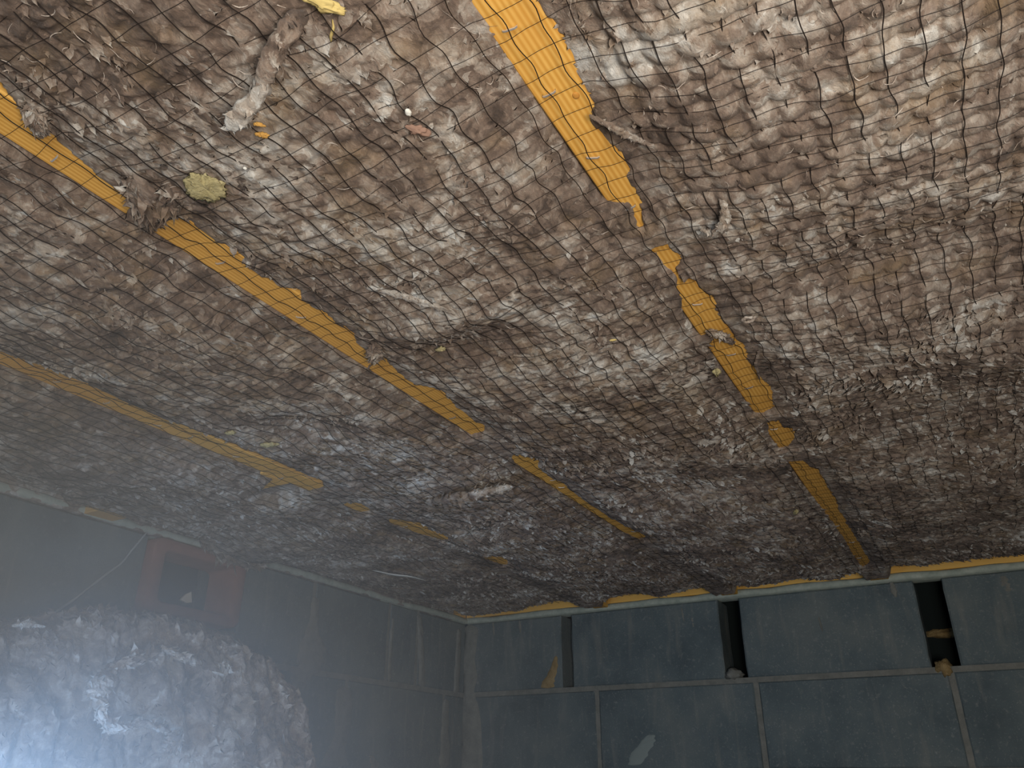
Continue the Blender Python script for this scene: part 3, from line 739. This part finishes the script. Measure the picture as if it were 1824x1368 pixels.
strand('wool_tuft', ceil_pts([(62, 178, -.008), (60, 200, -.012), (68, 225, -.012), (72, 245, -.006)]), [.006, .009, .007, .002], M['wool'], 14, batts[2], .5, fluff=260, tone=(.0, .03))
strand('wool_tuft', ceil_pts([(1284, 352, -.02), (1292, 375, -.032), (1288, 405, -.036), (1272, 418, -.03), (1250, 410, -.026)]), [.002, .004, .005, .004, .002], M['wool'], 15, batts[3], .6, fluff=260, tone=(.1, .1))
strand('wool_tuft', ceil_pts([(1050, 205, -.012), (1085, 225, -.016), (1125, 245, -.016), (1165, 262, -.012)]), [.0015, .003, .003, .0015], M['wool'], 16, batts[3], .6, fluff=260, tone=(.1, .1))
strand('wool_tuft', ceil_pts([(760, 895, -.03), (800, 890, -.045), (850, 880, -.05), (910, 868, -.04)]), [.006, .012, .012, .006], M['wool'], 17, batts[2], .6, fluff=260, tone=(.07, .1))

def scrap(name, px, py, z, size, mat, label, cat, seed, rot=0.0, group=None, bump=.35):
    P = on(px, py, 2, z); o = lump(name, mat, None, (0, 0, 0), size, seed, 36, 18, bump)
    o.location = P; o.rotation_euler = (0, 0, rot); return tag(o, label, cat, group)
def low(px, py): 
    P = on(px, py, 2, -.02); return float(net_z(np.array([P[0]]), np.array([P[1]]))[0]) - .004
S = [('foam_scrap', 366, 335, (.012, .016, .0022), 'foam', 'yellowish torn foam patch caught in the net beside the middle joist', 'scrap', 3, .7, .55),
     ('white_flake', 727, 200, (.0022, .0034, .0015), 'white', 'bright white oval flake near the top centre', 'scrap', 5, .3, .1),
     ('pink_chip', 745, 232, (.008, .004, .002), 'pink', 'pinkish brown chip just below the bright white oval flake', 'scrap', 6, .9, .4),
     ('wood_chip', 468, 240, (.0045, .0022, .0015), 'chip', 'orange wood chip beside the frayed tip of the hanging strand', 'scrap', 7, .6, .4),
     ('wood_chip', 462, 222, (.0045, .0014, .001), 'chip', 'tiny flat orange sliver just above the orange wood chip', 'scrap', 8, .8, .4),
     ('white_flake', 437, 300, (.0012, .0016, .001), 'white', 'tiny white speck above the yellowish foam patch', 'scrap', 9, 0, .2),
     ('foam_scrap', 575, 8, (.011, .004, .002), 'straw', 'yellow straw-like scrap at the very top left of centre', 'scrap', 10, .9, .5),
     ('wool_ring', 1333, 566, (.006, .006, .002), 'white', None, None, 0, 0, 0),
     ('foam_scrap', 1277, 663, (.004, .008, .003), 'foam', 'small yellow foam crumb at the edge of the knotted joist', 'scrap', 11, .3, .5),
     ('foam_scrap', 480, 792, (.010, .006, .003), 'foam', 'yellow-green foam crumb near the far end of the duct-side joist', 'scrap', 12, .3, .5),
     ('foam_scrap', 410, 771, (.007, .004, .002), 'foam', 'smaller yellow-green foam crumb left of the other near the duct-side joist', 'scrap', 13, .3, .5),
     ('foam_scrap', 1418, 912, (.004, .010, .003), 'foam', 'yellow-green foam crumb left of the far end of the knotted joist', 'scrap', 14, .3, .5),
     ('foam_scrap', 785, 622, (.006, .003, .002), 'foam', 'tiny yellowish crumb right of the small tuft over the middle joist', 'scrap', 15, .2, .4),
     ('white_flake', 1092, 606, (.0035, .0018, .001), 'straw', 'tiny pale yellow flake midway between the two longest joists', 'scrap', 16, .2, .3)]
for nm, px, py, sz, mt, lab, cat, sd, rt, bp in S:
    if nm == 'wool_ring': continue
    scrap(nm, px, py, low(px, py), sz, M[mt], lab, cat, sd, rt, None, bp)
# curled ring of pale wool
P = on(1333, 566, 2, -.03); ring = []
for k_ in range(17):
    a = 2 * math.pi * k_ / 16 * .9; ring.append(P + np.array([.006 * math.cos(a), .007 * math.sin(a), -.001 * k_ / 4]))
strand('wool_ring', ring, [.002] * 17, M['palewool'], 4, batts[3], .7, n=34, nc=8)
o = strand('straw_stem', ceil_pts([(592, 34, -.025), (594, 48, -.028), (590, 62, -.028), (590, 76, -.026)]), [.0006, .001, .0011, .0006], M['straw'], 6, n=16, nc=6)
tag(o, 'thin yellow straw hanging near the top just right of the wool strand', 'straw')
o = strand('plastic_sliver', ceil_pts([(664, 1016, -.034), (700, 1024, -.036), (730, 1027, -.036), (758, 1034, -.034)]), [.003, .006, .006, .003], M['white'], 7, flat=.15, n=16, nc=6)
tag(o, 'long pale plastic sliver on the dark wool near the wall corner', 'scrap')

# grey cable hanging on the left wall
pc = [on(x, y, 0, .012) for x, y in ((262, 948), (240, 975), (215, 1005), (180, 1030), (140, 1062), (100, 1090), (78, 1112), (55, 1140), (30, 1180))]
o = strand('grey_cable', pc, [.0022] * 9, M['cable'], 2, flat=1, n=40, nc=8)
tag(o, 'thin grey cable slanting down the wall to the left of the duct', 'cable')

strand('wool_tuft', [on(355, 950, 0, .04), on(392, 972, 0, .045), on(425, 990, 0, .04), on(462, 1006, 0, .03)], [.016, .026, .026, .014], M['wool'], 40, batts[0], .7, fluff=300)

# ------------------------------------------------------------------ fallen wool heap, lower left
heap = empty('fallen_wool_heap', (.30, -1.35, -.9)); tag(heap, 'hazy heap of fallen brown wool rising in the lower left corner', 'insulation')
HP = [on(x, y, 0, .22) for x, y in ((-120, 1120), (0, 1118), (90, 1102), (190, 1092), (270, 1105), (340, 1118), (400, 1150), (455, 1190), (480, 1240), (490, 1300), (470, 1368), (470, 1500))]
HY = np.array([p[1] for p in HP]); HZ = np.array([p[2] for p in HP])
# the crest follows the outline seen above; heap spreads from the duct wall towards the middle
ny, nx = 260, 150
ys = np.linspace(HY[0] - .3, HY[9] + .015, ny); us = np.linspace(0, 1, nx)
order = np.argsort(HY[:10]); crest = np.interp(ys, HY[:10][order], HZ[:10][order])
crest = np.where(ys > HY[8], crest + (HZ[9] - crest) * 0, crest)
U, Yg = np.meshgrid(us, ys); CR = np.repeat(crest[:, None], nx, 1)
ang = U * math.pi
Xg = .22 - .20 * np.cos(ang) * (1 + .2 * np.sin(Yg * 9)); top = np.sin(ang) ** .55
endf = np.sqrt(np.clip((HY[9] + .02 - Yg) / .10, 0, 1))
Zg = -.9 + (CR + .9) * (.0 + top) * (.25 + .75 * endf)
nrm = fbm(Yg * 14, U * 9 + 3, 151, 3) - .5; c1 = cells(Yg * 26, U * 13 + 4, 152); c2 = cells(Yg * 60, U * 30, 153)
disp = .05 * nrm + .022 * (.5 - c1) + .008 * (.5 - c2)
Xg = Xg - np.cos(ang) * disp * 1.4; Zg = Zg + np.sin(ang) * disp * .8
a = (np.arange(ny - 1)[:, None] * nx + np.arange(nx - 1)[None, :]).ravel()
V = np.stack([np.maximum(Xg, .004), Yg, Zg], -1).reshape(-1, 3)
o = mesh_np('heap_body', V, np.stack([a, a + 1, a + nx + 1, a + nx], -1), M['wool']); world_parent(o, heap)
VV = V.reshape(ny, nx, 3); gx = np.gradient(VV, axis=1); gy = np.gradient(VV, axis=0); Nn = -np.cross(gx, gy); Nn /= np.linalg.norm(Nn, axis=2, keepdims=True) + 1e-12
g = np.random.default_rng(77); nf = 9000; jj = g.integers(3, ny - 3, nf); ii = g.integers(10, int(nx * .9), nf)
B = VV[jj, ii]; Nf = Nn[jj, ii]; Nf = Nf * np.sign((Nf * (B - np.array([.2, -1.4, -.9]))).sum(1, keepdims=True)); D = np.cross(Nf, g.normal(0, 1, (nf, 3)) + [0, 1.5, 0]); D /= np.linalg.norm(D, axis=1, keepdims=True) + 1e-9
L = g.uniform(.008, .026, nf); v2, f2, t2 = petals(B, D, np.cross(D, Nf), Nf, L, L * g.uniform(.3, .7, nf), g.uniform(.1, .5, nf), g.uniform(.1, .4, nf), g.normal(-.03, .05, nf))
v2[:, 0] = np.maximum(v2[:, 0], .003); o = mesh_np('wool_flakes', v2, f2, M['wool'], tone=t2); o['kind'] = 'stuff'; world_parent(o, heap)
def hp(L, x=.43): return [on(px, py, 0, x + dx) for px, py, dx in L]
strand('torn_strip', hp([(200, 1195, -.02), (180, 1215, .0), (172, 1245, .01), (178, 1275, .01), (200, 1298, .0)]), [.010, .014, .012, .011, .010], M['wool'], 21, heap, .45, fluff=160, tone=(.14, .16))
strand('torn_strip', hp([(198, 1300, .0), (225, 1295, .01), (255, 1287, .01), (280, 1296, .0), (300, 1305, -.01)]), [.010, .008, .009, .008, .006], M['wool'], 22, heap, .45, fluff=160, tone=(.14, .16))
strand('torn_strip', hp([(316, 1300, .0), (308, 1322, .01), (298, 1345, .0)]), [.004, .013, .007], M['wool'], 23, heap, .45, fluff=160, tone=(.14, .16))
strand('torn_strip', hp([(285, 1152, -.05), (315, 1168, -.04), (350, 1180, -.05)], .40), [.006, .011, .008], M['wool'], 24, heap, .5, fluff=160, tone=(.14, .16))
strand('torn_strip', hp([(195, 1190, .0), (230, 1180, .0), (275, 1160, -.02)], .40), [.010, .014, .010], M['wool'], 25, heap, .5, fluff=160, tone=(.0, .03))
strand('torn_strip', hp([(110, 1100, -.03), (150, 1092, -.03), (180, 1090, -.03), (196, 1082, -.03)], .28), [.005, .008, .005, .002], M['wool'], 26, heap, .5, fluff=160, tone=(.0, .03))
strand('torn_strip', hp([(22, 1115, -.03), (45, 1110, -.03), (75, 1116, -.03)], .30), [.004, .007, .004], M['wool'], 27, heap, .5, fluff=160, tone=(.14, .16))
strand('torn_strip', hp([(440, 1165, -.06), (448, 1200, -.04), (440, 1240, -.04)], .36), [.006, .018, .010], M['wool'], 28, heap, .5, fluff=160, tone=(.0, .03))
strand('torn_strip', hp([(400, 1175, -.03), (385, 1200, -.02), (370, 1215, -.03)], .38), [.008, .016, .010], M['wool'], 29, heap, .5, fluff=160, tone=(.14, .16))
strand('torn_strip', hp([(470, 1240, -.06), (478, 1262, -.06), (465, 1290, -.05), (455, 1305, -.05)], .36), [.002, .003, .003, .002], M['wool'], 30, heap, .5, fluff=160, tone=(.14, .16))

# ------------------------------------------------------------------ dust hanging round the torch
k = NT('drifting_dust'); k.t.nodes.remove(k.b)
vol = k.n('ShaderNodeVolumeScatter'); vol.inputs['Color'].default_value = (0.92, 0.96, 1, 1); vol.inputs['Anisotropy'].default_value = 0.0
ln = k.n('ShaderNodeVectorMath', operation='LENGTH'); k.l(k.tc.outputs['Object'], ln.inputs[0])
dn = k.n('ShaderNodeMapRange', interpolation_type='SMOOTHERSTEP'); k.l(ln.outputs['Value'], dn.inputs[0])
dn.inputs[1].default_value = 0.0; dn.inputs[2].default_value = 0.80; dn.inputs[3].default_value = 1.0; dn.inputs[4].default_value = 0.0
k.l(k.math('MULTIPLY', dn.outputs[0], 1.15), vol.inputs['Density'])
k.l(vol.outputs[0], k.t.nodes['Material Output'].inputs['Volume'])
import bmesh
bm = bmesh.new(); bmesh.ops.create_icosphere(bm, subdivisions=3, radius=0.82); me = bpy.data.meshes.new('dust_haze'); bm.to_mesh(me); bm.free()
me.materials.append(k.m); o = bpy.data.objects.new('dust_haze', me); COL.objects.link(o); o.location = (TORCH[0] - .20, TORCH[1] + .14, TORCH[2] + .02)
tag(o, 'bluish haze of drifting dust glowing in the lower left corner', 'haze', kind='stuff')
